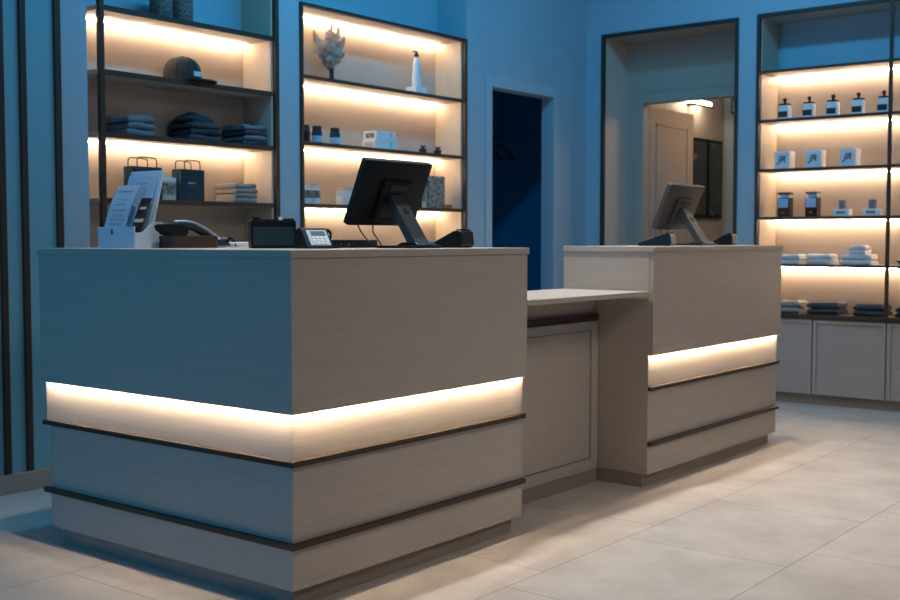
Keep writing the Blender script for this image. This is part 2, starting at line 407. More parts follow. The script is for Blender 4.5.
# ---------------------------------------------------------------- shelving
def strip_x(off, x0, x1, y, z, parent):      # LED profile under a shelf, run along x
    MB(off).box(x0, x1, y-.004, y+.004, z-.013, z-.006).build('led_strip', 'led', parent)
def shelf_x(t, off, x0, x1, z0, z1, lit, y0=YB-.004, y1=YN-.012, side=True):
    s = MB(off).box(x0, x1, y0+.012, y1, z0+.001, z1-.001).build('shelf', 'wood', t)
    b = MB(off).box(x0, x1, y0, y0+.012, z0, z1, .001)
    b.build('edge_trim', 'bronze', s)
    if lit: strip_x(off, x0+.01, x1-.01, y1-.035, z0+.0015, s)
# unit 1
off = (.874, 2.3, 0)
t = thing('display_shelf', 'tall open shelving behind the counter holding the cap and gift bags', 'shelving', off, 0)
MB(off).box(.878, .904, YB-.012, YB+.016, 0, 2.70, .002).build('post', 'bronze', t)
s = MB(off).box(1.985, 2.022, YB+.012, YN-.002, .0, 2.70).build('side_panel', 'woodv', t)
MB(off).box(1.998, 2.028, YB-.010, YB+.012, 0, 2.70, .001).build('edge_trim', 'bronze', s)
MB(off).box(.815, 1.985, YN-.012, YN-.002, 0, 2.214).build('back_panel', 'back', t)
b = MB(off); b.box(.876, 1.99, YB-.008, YN-.012, 2.67, 2.70, .001); b.build('top_panel', 'bronze', t)
for z0, z1, lit in ((2.216, 2.242, 1), (1.915, 1.940, 0), (1.618, 1.643, 1), (1.306, 1.330, 0), (.955, .98, 0), (.62, .645, 0)):
    shelf_x(t, off, .876, 1.984, z0, z1, lit, YB-.006)
MB(off).box(.876, 1.984, YB+.02, YN-.012, .0, .60, .001).build('base_cabinet', 'cab', t)
# unit 2
off = (2.19, 2.3, 0)
t = thing('display_shelf', 'lit shelving with dark frame holding the dried bouquet, by the dark doorway', 'shelving', off, 0)
b = MB(off); b.box(2.192, 2.214, YB-.012, YB+.02, 0, 2.465, .001); b.box(3.711, 3.733, YB-.012, YB+.02, 0, 2.465, .001); b.box(2.214, 3.711, YB-.012, YB+.02, 2.445, 2.465, .001)
b.build('front_frame', 'bronze', t)
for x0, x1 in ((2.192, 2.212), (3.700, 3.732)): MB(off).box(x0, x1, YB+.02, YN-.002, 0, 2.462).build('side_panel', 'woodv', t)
s = MB(off).box(2.212, 3.700, YB+.02, YN-.012, 2.445, 2.462).build('top_panel', 'wood', t)
strip_x(off, 2.22, 3.69, YN-.047, 2.4455, s)
MB(off).box(2.212, 3.700, YN-.012, YN-.002, 0, 2.445).build('back_panel', 'back', t)
for z0, z1, lit in ((2.043, 2.063, 1), (1.668, 1.688, 1), (1.316, 1.336, 1), (.955, .975, 0), (.62, .645, 0)):
    shelf_x(t, off, 2.2145, 3.6995, z0, z1, lit, YB-.006)
MB(off).box(2.2145, 3.6995, YB+.02, YN-.012, .0, .60, .001).build('base_cabinet', 'cab', t)
# unit 3 (right wall)
off = (5.40, 0, 0)
t = thing('display_shelf', 'wide lit wall shelving over grey cabinets on the right wall', 'shelving', off)
Y0, Y1 = -1.24, .820
b = MB(off); b.box(XR-.012, XR+.02, .800, .823, .60, 2.694, .001); b.box(XR-.012, XR+.02, Y0, .800, 2.670, 2.694, .001)
b.build('front_frame', 'bronze', t)
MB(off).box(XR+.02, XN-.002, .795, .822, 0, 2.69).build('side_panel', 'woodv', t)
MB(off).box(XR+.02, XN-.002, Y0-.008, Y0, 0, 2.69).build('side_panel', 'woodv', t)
MB(off).box(XR+.02, XN-.002, Y0, .795, 2.672, 2.688).build('top_panel', 'wood', t)
MB(off).box(XN-.012, XN-.002, Y0, .795, 0, 2.29).build('back_panel', 'back', t)
MB(off).box(XR-.022, XR-.0085, -.110, -.086, .622, 2.670, .001).build('divider', 'bronze', t)
for ya, yb2 in ((-.0975, .795), (Y0, -.0985)):
    for z0, z1, lit in ((2.282, 2.300, 1), (1.942, 1.962, 1), (1.600, 1.620, 1), (1.270, 1.288, 1), (.942, .960, 1)):
        s = MB(off).box(XR+.004, XN-.012, ya+.0005, yb2-.0005, z0+.001, z1-.001).build('shelf', 'wood', t)
        MB(off).box(XR-.008, XR+.004, ya+.0005, yb2-.0005, z0, z1, .001).build('edge_trim', 'bronze', s)
        MB(off).box(XN-.057, XN-.047, ya+.01, yb2-.01, z0-.013, z0-.006).build('led_strip', 'led', s)
MB(off).box(XR-.022, XN-.012, Y0, .795, .592, .622, .002).build('ledge', 'bronze', t)
MB(off).box(XR+.012, XN-.014, Y0, .795, .07, .592).build('cabinet_body', 'cab', t)
MB(off).box(XR+.03, XN-.05, Y0, .795, 0, .07).build('plinth', 'plinth', t)
k = 0
y1 = .795
for y0 in (.395, -.099, -.593, -1.087):
    g = .004; ya, yz = y0+g, y1-g
    d = MB(off).box(XR+.002, XR+.012, ya, yz, .074, .586).build('door', 'cab', t)
    b = MB(off); f = .026
    b.box(XR-.008, XR+.002, ya, ya+f, .074, .586, .002); b.box(XR-.008, XR+.002, yz-f, yz, .074, .586, .002)
    b.box(XR-.008, XR+.002, ya+f, yz-f, .074, .074+f, .002); b.box(XR-.008, XR+.002, ya+f, yz-f, .586-f, .586, .002)
    b.build('door_frame', 'cab', d); y1 = y0

# ---------------------------------------------------------------- shelf goods
def cloth_bm(wx, d, h, seed, wob=.004):
    """a garment folded towards its front (-y): a U outline run along x, soft and uneven"""
    rnd = random.Random(seed); b = MB(); n = 10
    prof = []
    hh = h/2
    for i in range(9):
        a = PI/2 + PI*i/8; prof.append((-d/2+hh*.9+math.cos(a)*hh*.9, hh+math.sin(a)*hh*-1 if False else hh-math.sin(a)*-hh))
    prof = []
    m = 8
    for i in range(m+1):
        a = -PI/2 - PI*i/m; prof.append((-d/2+hh+math.cos(a)*hh, hh+math.sin(a)*hh))   # round front
    prof += [(-d*.1, h), (d/2-hh*.35, h*.99), (d/2, h*.80), (d/2, h*.60), (d/2-.008, h*.52), (d/2-.008, h*.46), (d/2, h*.38), (d/2, h*.15), (d/2-hh*.3, 0), (-d*.1, 0)]
    ph = rnd.random()*6
    rings = []
    for k in range(n+1):
        u = k/n; x = (u-.5)*wx; e = 1-.35*max(0, abs(u-.5)*2-.85)/.15
        ring = []
        for (py, pz) in prof:
            top = pz/h
            z = pz*(e if pz > h*.5 else 1) + (math.sin(ph+u*5)*wob*top)
            y = py*(.98+.02*e) + math.sin(ph*2+u*4+top*2)*wob
            ring.append(b.bm.verts.new((x+math.sin(ph+top*3+py*20)*wob*.6, y, min(h, max(0, z)))))
        rings.append(ring)
    N = len(prof)
    for a, c in zip(rings, rings[1:]):
        for i in range(N): b.bm.faces.new((a[i], a[(i+1) % N], c[(i+1) % N], c[i]))
    b.bm.faces.new(rings[0]); b.bm.faces.new(rings[-1][::-1])
    return b
def stack(kind, x, y, z, wx, d, hs, mats, labels, cat, group, rz=0, cut=None):
    zz = z
    for i, h in enumerate(hs):
        sx = 1-.02*(i % 2)
        b = cloth_bm(wx*sx, d, h, hash((x, i)) % 99 if False else int(x*100)+i*7)
        o = b.build(kind, mats[i % len(mats)], None, True)
        o.location = (x+.003*((i*5) % 3-1), y, zz); o.rotation_euler = (0, 0, rz+.03*((i*7) % 3-1))
        tag(o, labels[i], cat, group); zz += h+.0008
    return zz
pos3 = ['lowest', 'middle one', 'topmost']
# unit 1: folded shirts on the unlit shelf (z 1.643)
stack('folded_shirt', 1.145, 2.335, 1.643, .165, .185, (.033, .033, .034), ['gcloth'], ['folded blue-grey shirt at left end of the dark shelf, %s of its stack' % p for p in pos3], 'shirt', 'folded shirts in the left stack of the dark shelf')
stack('folded_shirt', 1.545, 2.335, 1.643, .20, .195, (.032, .034, .034), ['ncloth', 'dcloth'], ['folded navy shirt in middle of the dark shelf, %s of three flat ones' % p for p in pos3], 'shirt', 'folded shirts in the middle stack of the dark shelf')
b = MB(); rnd = random.Random(5)
b.lathe([(0, 0), (.10, .0), (.105, .012), (.08, .026), (.05, .038), (.02, .042), (0, .040)], 20)
for v in b.bm.verts: v.co += Vector((rnd.uniform(-.008, .008), rnd.uniform(-.008, .008), max(0, v.co.z*rnd.uniform(-.15, .35))))
o = b.build('crumpled_shirt', 'dcloth', None, True); o.location = (1.535, 2.335, 1.7435); tag(o, 'dark loosely bunched shirt on top of the navy shirt stack', 'shirt')
stack('folded_shirt', 1.895, 2.335, 1.643, .16, .185, (.028, .028, .028, .027), ['ncloth', 'gcloth'], ['folded grey shirt at right end of the dark shelf, %s of four' % p for p in ('lowest', 'second from bottom', 'third from bottom', 'topmost')], 'shirt', 'folded shirts in the right stack of the dark shelf')
stack('folded_towel', 1.83, 2.335, 1.330, .15, .17, (.027, .026, .027, .024), ['tcloth'], ['folded taupe towel right of the dark gift bag, %s of four' % p for p in ('lowest', 'second from bottom', 'third from bottom', 'topmost')], 'towel', 'folded taupe towels')
# pots in the top bay
for x, r, lab in ((1.33, .058, 'speckled stone pot on the top shelf, left of the pair'), (1.46, .058, 'speckled stone pot on the top shelf, right of the pair')):
    t = thing('stone_pot', lab, 'pot', (x, 2.32, 2.242), 0, 'speckled pots on the top shelf')
    MB().lathe([(r*.9, 0), (r, .01), (r, .15), (r*.97, .156), (r*.85, .156), (r*.85, .14), (0, .14)], 28).build('pot', 'speck', t, True)
# baseball cap
t = thing('baseball_cap', 'dark flat-brim cap with white patch on the second shelf', 'cap', (1.462, 2.32, 1.940), .0)
t.scale = (1.0, 1.0, .86)
b = MB(); prof = [(.092, .0), (.094, .025), (.092, .065), (.084, .100), (.066, .130), (.037, .148), (0, .153)]
b.lathe(prof, 32, (0, 0, .004), 1, 1.1); b.build('crown', 'cap', t, True)
b = MB(); seg = 20; A = []; Bv = []
for i in range(seg+1):
    a = -PI/2 + (i/seg-.5)*PI*.98 + PI*.18
    ca, sa = math.cos(a), math.sin(a)
    ext = .085*max(0, math.cos((i/seg-.5)*PI))**.6
    A.append((.088*ca, .096*sa)); Bv.append(((.088+ext)*ca, (.096+ext)*sa))
out = A + Bv[::-1]
MB().prism(out, .006, .011, 'z').build('brim', 'cap', t, True)
MB().lathe([(.010, 0), (.010, .005), (.005, .008), (0, .009)], 12, (0, 0, .155)).build('button', 'cap', t, True)
b = MB()
for i in range(6):
    a = PI/6+i*PI/3
    b.tube([(1.012*r*math.cos(a), 1.012*1.1*r*math.sin(a), z+.004) for r, z in prof[:-1]]+[(0, 0, .1575)], .0014, 4, 1)
b.build('seams', 'black', t)
R = Matrix.Rotation(-PI/2*.55, 4, 'Z')
MB().box(-.026, .026, -.1075, -.100, .034, .062, .001, mat=Matrix.Rotation(.12, 4, 'Z')).build('patch', 'white', t)
# gift bags
def gift_bag(x, lab, wx=.155, h=.165, handles=2):
    t = thing('gift_bag', lab, 'bag', (x, 2.32, 1.330), 0, 'dark gift bags'); d = .07
    b = MB(); b.box(-wx/2, wx/2, -d/2, d/2, 0, h, .0015)
    b.prism([(-wx/2+.003, h-.002), (wx/2-.003, h-.002), (wx/2-.003, h+.0005), (-wx/2+.003, h+.0005)], -d/2+.004, d/2-.004, 'y'); b.build('bag_body', 'navy', t)
    MB().prism([(-d/2, .002), (0, .05), (-d/2, h-.004)], -wx/2-.0012, -wx/2+.0005, 'x').prism([(d/2, .002), (.002, .05), (d/2, h-.004)], -wx/2-.0012, -wx/2+.0005, 'x').build('gusset', 'tealg', t)
    for yy in (-d/2-.002, d/2+.002):
        MB().tube([(-wx*.33, yy, h-.02), (-wx*.34, yy, h+.035), (-wx*.2, yy, h+.047), (wx*.2, yy, h+.045), (wx*.30, yy, h+.035), (wx*.30, yy, h-.02)], .0032, 8).build('handle', 'brownbox', t, True)
    MB().tube([(-.028+.0035*q, -d/2-.001, h*.57+.005*math.sin(q*2.1)*(1 if q < 5 else .6)) for q in range(14)], .0014, 5, 2).build('logo', 'white', t)
    return t
gift_bag(1.205, 'dark gift bag with cord handles, half hidden behind the brochure holder', .18)
gift_bag(1.49, 'dark gift bag with cord handles standing in full view, left of towels')
t = thing('card_box', 'slim pale patterned card box between the two gift bags', 'box', (1.352, 2.33, 1.330))
MB().box(-.042, .042, -.03, .03, 0, .118, .002).build('box_body', 'peach', t); MB().box(-.043, .043, -.031, -.0295, .03, .09).build('box_label', 'pattern', t); MB().box(-.0425, .0425, -.0305, .0305, .10, .119, .001).build('lid', 'white', t)

# unit 2 goods
t = thing('dried_bouquet', 'dried leaf bouquet with dark bound stems on the top lit shelf', 'bouquet', (2.575, 2.33, 2.063))
MB().lathe([(.018, 0), (.015, .01), (.013, .05), (.015, .085)], 14).build('stem', 'ink', t, True)
rnd = random.Random(3)
for i, (ax_, ln, wd, yy) in enumerate([(-.55, .24, .028, .0), (-.36, .28, .036, .02), (-.12, .27, .040, -.01), (.02, .31, .018, .0), (.03, .28, .036, -.03), (.22, .28, .036, .015), (.40, .26, .036, -.01), (.58, .22, .022, .02), (-.24, .22, .034, -.035), (-.70, .17, .022, .01), (.16, .22, .034, -.04), (.50, .16, .026, -.02), (-.45, .17, .030, -.03)]):
    b = MB(); n = 9; L = []; Rr = []; Cc = []
    for k in range(n+1):
        u = k/n; r = .05+ln*u*.86; ww = wd*(math.sin(PI*min(1, u*.92+.06))**.7)*(1+.28*math.sin(k*2.4+i)); a = ax_*(.35+.65*u)
        cx, cz = math.sin(a)*r, .03+math.cos(a)*r; px, pz = math.cos(a), -math.sin(a)
        yv = yy*u*2+.010*math.sin(k*1.7+i)
        L.append(b.bm.verts.new((cx-px*ww, yv+.012, cz-pz*ww))); Cc.append(b.bm.verts.new((cx, yv, cz))); Rr.append(b.bm.verts.new((cx+px*ww, yv+.012, cz+pz*ww)))
    for k in range(n):
        b.bm.faces.new((L[k], Cc[k], Cc[k+1], L[k+1])); b.bm.faces.new((Cc[k], Rr[k], Rr[k+1], Cc[k+1]))
    bmesh.ops.solidify(b.bm, geom=b.bm.faces[:], thickness=.003)
    b.build('leaf', 'leaf', t, True)
t = thing('bottle', 'tall slim white bottle with dark nozzle on a white plinth, top lit shelf', 'bottle', (3.325, 2.30, 2.063))
MB().box(-.055, .055, -.045, .045, 0, .050, .006).build('base', 'white', t)
MB().lathe([(.030, .05), (.030, .11), (.026, .15), (.022, .20), (.017, .225), (.013, .24)], 24).build('bottle_body', 'white', t, True)
MB().lathe([(.014, .24), (.014, .262), (.006, .262), (.006, .272)], 16).box(-.028, .008, -.006, .006, .270, .280, .002).build('nozzle', 'black', t, True)
# small dark bottles on the second shelf
for x, lab, m1, m2 in ((2.30, 'small dark brown jar at the far left of the second lit shelf', 'amber', 'amber'), (2.398, 'small dark bottle with blue label, second from left on the second lit shelf', 'navy', 'bluelab'), (2.548, 'small dark bottle with blue label standing alone, right of the two jars', 'navy', 'bluelab')):
    t = thing('small_bottle', lab, 'bottle', (x, 2.28, 1.688), 0, 'small bottles on the second lit shelf')
    MB().lathe([(.030, 0), (.031, .005), (.031, .068), (.028, .072)], 24).build('bottle_body', m1, t, True)
    MB().lathe([(.0316, .008), (.0316, .045)], 24).build('bottle_label', m2, t, True)
    MB().lathe([(.027, .072), (.027, .10), (.025, .102), (0, .102)], 24).build('lid', 'ink', t, True)
for z, w_, lab, side in ((1.688, .205, 'white card box, lower of two on the second lit shelf', 0), (1.744, .185, 'white card box with line drawing, on top of another white box', 1)):
    t = thing('gift_box', lab, 'box', (2.97, 2.30, z), 0, 'two white boxes on the second lit shelf')
    MB().box(-w_/2, w_/2, -.055, .055, 0, .056, .003).build('box_body', 'white', t)
    MB().box(-w_/2-.0006, -w_/2+.0005, -.035, .035, .012, .042).build('side_print', 'pattern' if side else 'peach', t)
    MB().tube([(.03, -.0555, .012), (.045, -.0555, .030), (.035, -.0555, .042), (.052, -.0555, .046)], .0015, 5).build('print', 'ink', t)
for x, lab in ((3.352, 'tiny dark potted succulent, left of two on the second lit shelf'), (3.505, 'tiny dark potted succulent, right of two on the second lit shelf')):
    t = thing('potted_plant', lab, 'plant', (x, 2.27, 1.688), 0, 'tiny succulents on the second lit shelf')
    MB().lathe([(.018, 0), (.023, .004), (.026, .03), (.022, .03), (0, .028)], 18).build('pot', 'ink', t, True)
    b = MB(); rnd = random.Random(int(x*10))
    for i in range(12):
        a = i*2.4; q = .5+.5*(i % 3)/2
        b.tube([(0, 0, .026), (.014*q*math.cos(a), .014*q*math.sin(a), .042), (.022*q*math.cos(a), .022*q*math.sin(a), .05+.008*(1-q))], lambda u: .0055*(1-u*.8), 6, 1)
    b.build('leaves', 'plant', t, True)
# third shelf of unit 2
for x, lab in ((2.303, 'glass jar with patterned band at the far left of the third lit shelf'), (2.375, 'glass jar with patterned band, second from left on the third lit shelf')):
    t = thing('glass_jar', lab, 'jar', (x, 2.275, 1.336), 0, 'jars on the third lit shelf')
    MB().lathe([(.028, 0), (.030, .004), (.030, .085), (.026, .092)], 24).build('jar_body', 'white', t, True)
    MB().lathe([(.0306, .035), (.0306, .080)], 24).build('band', 'pattern', t, True)
    MB().lathe([(.028, .092), (.029, .094), (.029, .108), (0, .110)], 24).build('lid', 'white', t, True)
for k, (z, lab) in enumerate(((1.336, 'round white tin left of the monitor on the third lit shelf, lower of two'), (1.388, 'round white tin left of the monitor, stacked on another tin'))):
    t = thing('round_tin', lab, 'tin', (2.645, 2.29, z), 0, 'two stacked white tins')
    MB().lathe([(.053, 0), (.055, .003), (.055, .036)], 28).build('tin_body', 'white', t, True)
    MB().lathe([(.0565, .036), (.0565, .049), (.054, .052), (0, .052)], 28).build('lid', 'peach' if k else 'white', t, True)
t = thing('patterned_box', 'upright floral patterned gift box right of the first monitor', 'box', (3.50, 2.31, 1.336))
MB().box(-.082, .082, -.04, .04, 0, .21, .003).build('box_body', 'pattern', t); MB().box(-.0835, .0835, -.0415, .0415, .185, .2115, .002).build('lid', 'pattern', t)
t = thing('card_box', 'upright cream card box touching the floral patterned box', 'box', (3.36, 2.32, 1.336))
MB().box(-.05, .05, -.035, .035, 0, .185, .003).build('box_body', 'peach', t); MB().box(-.04, .04, -.0358, -.0345, .04, .13).build('box_label', 'pattern', t)
t = thing('small_bottle', 'little dark bottle in front of the cream box, beside first monitor', 'bottle', (3.29, 2.255, 1.336))
MB().lathe([(.02, 0), (.022, .004), (.022, .045), (.009, .055), (.009, .062)], 18).build('bottle_body', 'amber', t, True); MB().lathe([(.011, .062), (.011, .078), (0, .079)], 14).build('lid', 'ink', t, True)
t = thing('clay_dish', 'tiny orange clay dish in front of the floral patterned box', 'dish', (3.578, 2.235, 1.336))
MB().lathe([(.016, 0), (.026, .018), (.026, .024), (.022, .022), (0, .006)], 18).build('dish', 'orange', t, True)

# unit 3 goods
proto = None
XF = 5.325
where = ['far left end of the top lit shelf', 'top lit shelf, second from the left', 'middle of five on the top lit shelf', 'top lit shelf, second from the right', 'top lit shelf, right beside the dark divider']
for i, y in enumerate((.655, .482, .317, .146, -.022)):
    lab = 'white pump bottle with black label, ' + where[i]
    if proto is None:
        t = proto = thing('pump_bottle', lab, 'bottle', (XF+.03, y, 1.962), 0, 'pump bottles on the right wall shelves')
        MB().box(-.028, .028, -.036, .036, 0, .100, .006).build('bottle_body', 'white', t)
        MB().box(-.0290, -.0275, -.028, .036, .018, .058).build('front_label', 'ink', t)
        MB().box(-.026, .026, -.034, .034, .1005, .112, .004).build('collar', 'black', t)
        b = MB(); b.lathe([(.008, .112), (.008, .128), (.012, .128), (.012, .146), (.009, .150), (0, .150)], 14); b.box(-.035, .0, -.005, .005, .136, .143, .002)
        b.build('pump', 'black', t, True)
    else: dup(proto, (XF+.03, y, 1.962), lab)
proto = None
for i, (y, wd) in enumerate(((.655, .11), (.435, .11), (.198, .11))):
    lab = 'white cube box with dark script logo, ' + ('left of three on its shelf', 'middle of three on its shelf', 'right of three on its shelf')[i]
    if proto is None:
        t = proto = thing('logo_box', lab, 'box', (XF+.04, y, 1.620), 0, 'white logo boxes')
        MB().box(-.05, .05, -.053, .053, 0, .122, .003).build('box_body', 'white', t)
        MB().box(-.051, .051, -.054, .054, .090, .1235, .002).build('lid', 'white', t)
        text_mesh('logo', 'JR', .062, 'ink', t, (-.0516, .002, .066), (PI/2, 0, -PI/2), .3)
    else: dup(proto, (XF+.04, y, 1.620), lab)
proto = None
for i, y in enumerate((.645, .448)):
    lab = 'dark square apothecary jar with pale blue label, ' + ('left of two on the third lit shelf', 'right of two on the third lit shelf')[i]
    if proto is None:
        t = proto = thing('apothecary_jar', lab, 'jar', (XF+.04, y, 1.288), 0, 'square dark jars')
        MB().box(-.04, .04, -.043, .043, 0, .135, .008).build('jar_body', 'amber', t)
        MB().box(-.0412, -.0395, -.036, .036, .064, .128).build('jar_label', 'bluelab', t)
        MB().lathe([(.036, .135), (.030, .150), (.032, .158)], 20).build('neck', 'bluelab', t, True)
        MB().box(-.038, .038, -.042, .042, .158, .172, .005).build('lid', 'ink', t)
        text_mesh('jar_print', 'au', .022, 'orange', t, (-.0406, 0, .032), (PI/2, 0, -PI/2), .0)
    else: dup(proto, (XF+.04, y, 1.288), lab)
proto = None
for i, y in enumerate((.24, .04)):
    lab = 'grey cube candle on a low white box, ' + ('left of two on the third lit shelf', 'right of two near the dark divider')[i]
    if proto is None:
        t = proto = thing('candle', lab, 'candle', (XF+.03, y, 1.288), 0, 'grey candles on white boxes')
        MB().box(-.035, .035, -.055, .055, 0, .048, .003).build('base', 'white', t)
        MB().box(-.0355, -.0345, -.03, .03, .016, .034).build('base_print', 'pattern', t)
        MB().box(-.02, .02, -.02, .02, .048, .108, .004).build('candle_body', 'gcloth', t)
        MB().tube([(0, 0, .107), (0, .001, .118)], .0012, 5, 0).build('wick', 'ink', t)
    else: dup(proto, (XF+.03, y, 1.288), lab)
def right_stack(kind, y, z, wy, d, hs, mats, labels, cat, group, rz=-PI/2, x=XF+.06, rot=0):
    zz = z
    for i, h in enumerate(hs):
        o = cloth_bm(wy, d, h, int(abs(y)*100)+i*3).build(kind, mats[i % len(mats)], None, True)
        o.location = (x, y+.002*(i % 2), zz); o.rotation_euler = (0, 0, rz+.04*((i*5) % 3-1)+rot); tag(o, labels[i], cat, group); zz += h+.0008
two = ('lower', 'upper')
right_stack('folded_towel', .60, .960, .16, .16, (.034, .034), ['wcloth'], ['folded white towel at left of the fourth shelf, %s of its pair' % p for p in two], 'towel', 'folded white towels')
right_stack('folded_towel', .385, .960, .17, .16, (.036, .036), ['wcloth'], ['folded white towel second pile of the fourth shelf, %s of its pair' % p for p in two], 'towel', 'folded white towels')
right_stack('folded_towel', .13, .960, .20, .17, (.036, .036), ['wcloth'], ['wide folded white towel under the small ones, %s of its pair' % p for p in two], 'towel', 'folded white towels')
right_stack('folded_towel', .125, 1.031, .11, .12, (.032, .030), ['wcloth'], ['small folded white towel on top of wide towels, %s of its pair' % p for p in two], 'towel', 'folded white towels')
right_stack('folded_garment', .60, .623, .18, .17, (.040, .042), ['tcloth'], ['folded pale garment beside the second counter edge, %s of its pair' % p for p in two], 'garment', 'folded garments on the dark ledge')
right_stack('folded_garment', .345, .623, .22, .18, (.038, .042), ['ncloth'], ['folded charcoal garment in middle of dark ledge, %s of its pair' % p for p in two], 'garment', 'folded garments on the dark ledge')
right_stack('folded_garment', .035, .623, .20, .18, (.036, .042), ['ncloth'], ['folded charcoal garment left of the divider post, %s of its pair' % p for p in two], 'garment', 'folded garments on the dark ledge')
right_stack('folded_garment', -.23, .623, .18, .18, (.034, .034), ['dcloth'], ['folded dark garment at the photo right edge, %s of its pair' % p for p in two], 'garment', 'folded garments on the dark ledge')
t = thing('tall_canister', 'tall dark canister cut by the right edge of the photo', 'canister', (XF+.04, -.19, 1.288))
MB().lathe([(.048, 0), (.050, .004), (.050, .175), (.048, .178)], 28).build('canister_body', 'ink', t, True); MB().lathe([(.051, .178), (.051, .20), (.047, .204), (0, .204)], 28).build('lid', 'amber', t, True)
t = thing('bowl', 'small black bowl with white cloth at the right edge of the photo', 'bowl', (XF+.03, -.185, .960))
MB().lathe([(.025, 0), (.03, .003), (.055, .022), (.066, .034), (.062, .034), (.03, .010), (0, .008)], 28).build('bowl_body', 'ink', t, True)
MB().lathe([(.056, .030), (.050, .040), (.02, .046), (0, .046)], 18).build('cloth', 'wcloth', t, True)

# ---------------------------------------------------------------- things on the counters
def monitor(name, loc, rz, lab, mat='black'):
    t = thing(name, lab, 'monitor', loc, rz, 'touch-screen tills')
    MB().box(-.085, .085, -.055, .12, 0, .010, .004).build('base_plate', 'black2', t)
    tl = math.radians(23)
    # stand arm leaning back to the screen
    b = MB(); b.prism([(-.045, .008), (-.002, .008), (.012, .020), (.118, .178), (.090, .196), (-.018, .036)], -.038, .038, 'x', .003)
    b.build('arm', 'armlit' if mat == 'black' else mat, t)
    MB().prism([(-.06, .0101), (.05, .0101), (.022, .021), (-.042, .021)], -.055, .055, 'x', .003).build('foot', 'black2' if mat == 'black' else mat, t)
    MB().box(-.012, .012, -.0015, .002, -.013, .013, .001, mat=Matrix.Translation((0, .050, .137)) @ Matrix.Rotation(-math.radians(34), 4, 'X')).build('cable_hole', 'black', t)
    R = Matrix.Translation((0, .13, .203)) @ Matrix.Rotation(tl, 4, 'X')
    w_, h_ = .368, .252
    MB().box(-w_/2, w_/2, -.016, .016, -h_/2, h_/2, .008, 3, mat=R).build('screen_housing', mat, t, True)
    MB().box(-w_/2+.014, w_/2-.014, .0150, .0166, -h_/2+.014, h_/2-.014, mat=R).build('glass', 'black2', t)
    MB().box(-.075, .080, -.034, -.015, -.10, .055, .006, mat=R).build('rear_cover', mat, t)
    MB().box(-.045, .05, -.038, -.033, .02, .045, .002, mat=R).box(-.06, .065, -.0355, -.0335, -.085, -.02, .001, mat=R).build('port_cover', 'black2', t)
    MB().tube([(-.13, .17, .09), (-.125, .15, .055), (-.105, .12, .012), (-.09, .10, .004)], .0028, 6).build('cable', 'ink', t, True)
    MB().tube([(-.04, .17, .095), (-.055, .16, .06), (-.06, .13, .03), (-.07, .10, .004)], .0028, 6).build('cable', 'ink', t, True)
    return t
monitor('touch_monitor', (.815, .20, H), 0, 'black touch monitor seen from behind on the near counter')
monitor('touch_monitor', (3.125, .20, H), math.radians(-1), 'warm-lit black touch monitor seen from behind on the far counter', 'grey')

def card_terminal(loc, rz, lab, L=.15, Wd=.085, Hh=.068):
    t = thing('card_terminal', lab, 'card terminal', loc, rz, 'wedge shaped card terminals')
    # local: high end at -y, low end at +y
    b = MB(); b.prism([(-L/2+.012, 0), (-L/2, .012), (-L/2+.006, Hh-.008), (-L/2+.02, Hh), (-L/2+.045, Hh-.006), (L/2, .014), (L/2, .004), (L/2-.01, 0)], -Wd/2, Wd/2, 'x', .004)
    b.build('terminal_body', 'black2', t)
    sl = math.atan2((Hh-.006)-.014, L-.045)
    Rm = Matrix.Translation((0, -L/2+.045, Hh-.005)) @ Matrix.Rotation(-sl, 4, 'X')
    MB().box(-Wd*.38, Wd*.38, .004, .045, -.001, .0025, .001, mat=Rm).build('display', 'screen', t)
    b = MB()
    for i in range(3):
        for j in range(4): b.box(-.027+i*.019, -.027+i*.019+.014, .052+j*.013, .061+j*.013, -.001, .0028, .001, mat=Rm)
    b.build('keypad', 'inkg', t)
    MB().box(-Wd*.36, Wd*.36, -L/2+.014, -L/2+.034, Hh-.004, Hh+.003, .001).build('printer_lid', 'black', t)
    return t
card_terminal((1.06, .225, H), .05, 'black wedge card terminal right of the near monitor')
card_terminal((2.65, .20, H), .20, 'black card terminal left of the far monitor', .17, .09, .062)
card_terminal((3.385, .19, H), .10, 'small black card terminal right of the far monitor', .13, .08, .064)

# payment terminal facing the customer, by the front corner
t = thing('payment_terminal', 'black desk phone-like payment terminal with pale blue keypad', 'payment terminal', (.462, .36, H), -.30)
t.scale = (.88, 1, 1)
MB().prism([(-.045, 0), (-.040, .008), (.010, .068), (.035, .072), (.060, .060), (.065, 0)], -.058, .058, 'x', .004).build('terminal_body', 'black', t)
Rm = Matrix.Translation((0, -.040, .008)) @ Matrix.Rotation(math.atan2(.060, .050), 4, 'X')
MB().box(-.040, .048, .004, .072, -.0015, .002, .001, mat=Rm).build('face_plate', 'bluelab', t)
MB().box(-.024, .040, .046, .066, .002, .0032, .0005, mat=Rm).build('display', 'screen', t)
b = MB()
for i in range(4):
    for j in range(3): b.box(-.026+i*.017, -.026+i*.017+.012, .009+j*.012, .017+j*.012, .002, .0042, .001, mat=Rm)
b.build('keypad', 'white', t)
MB().tube([(.062, .03, .058), (.072, .028, .064), (.082, .02, .050), (.080, .03, .02), (.10, .05, .006), (.14, .06, .005)], .0055, 8).build('cord', 'black', t, True)

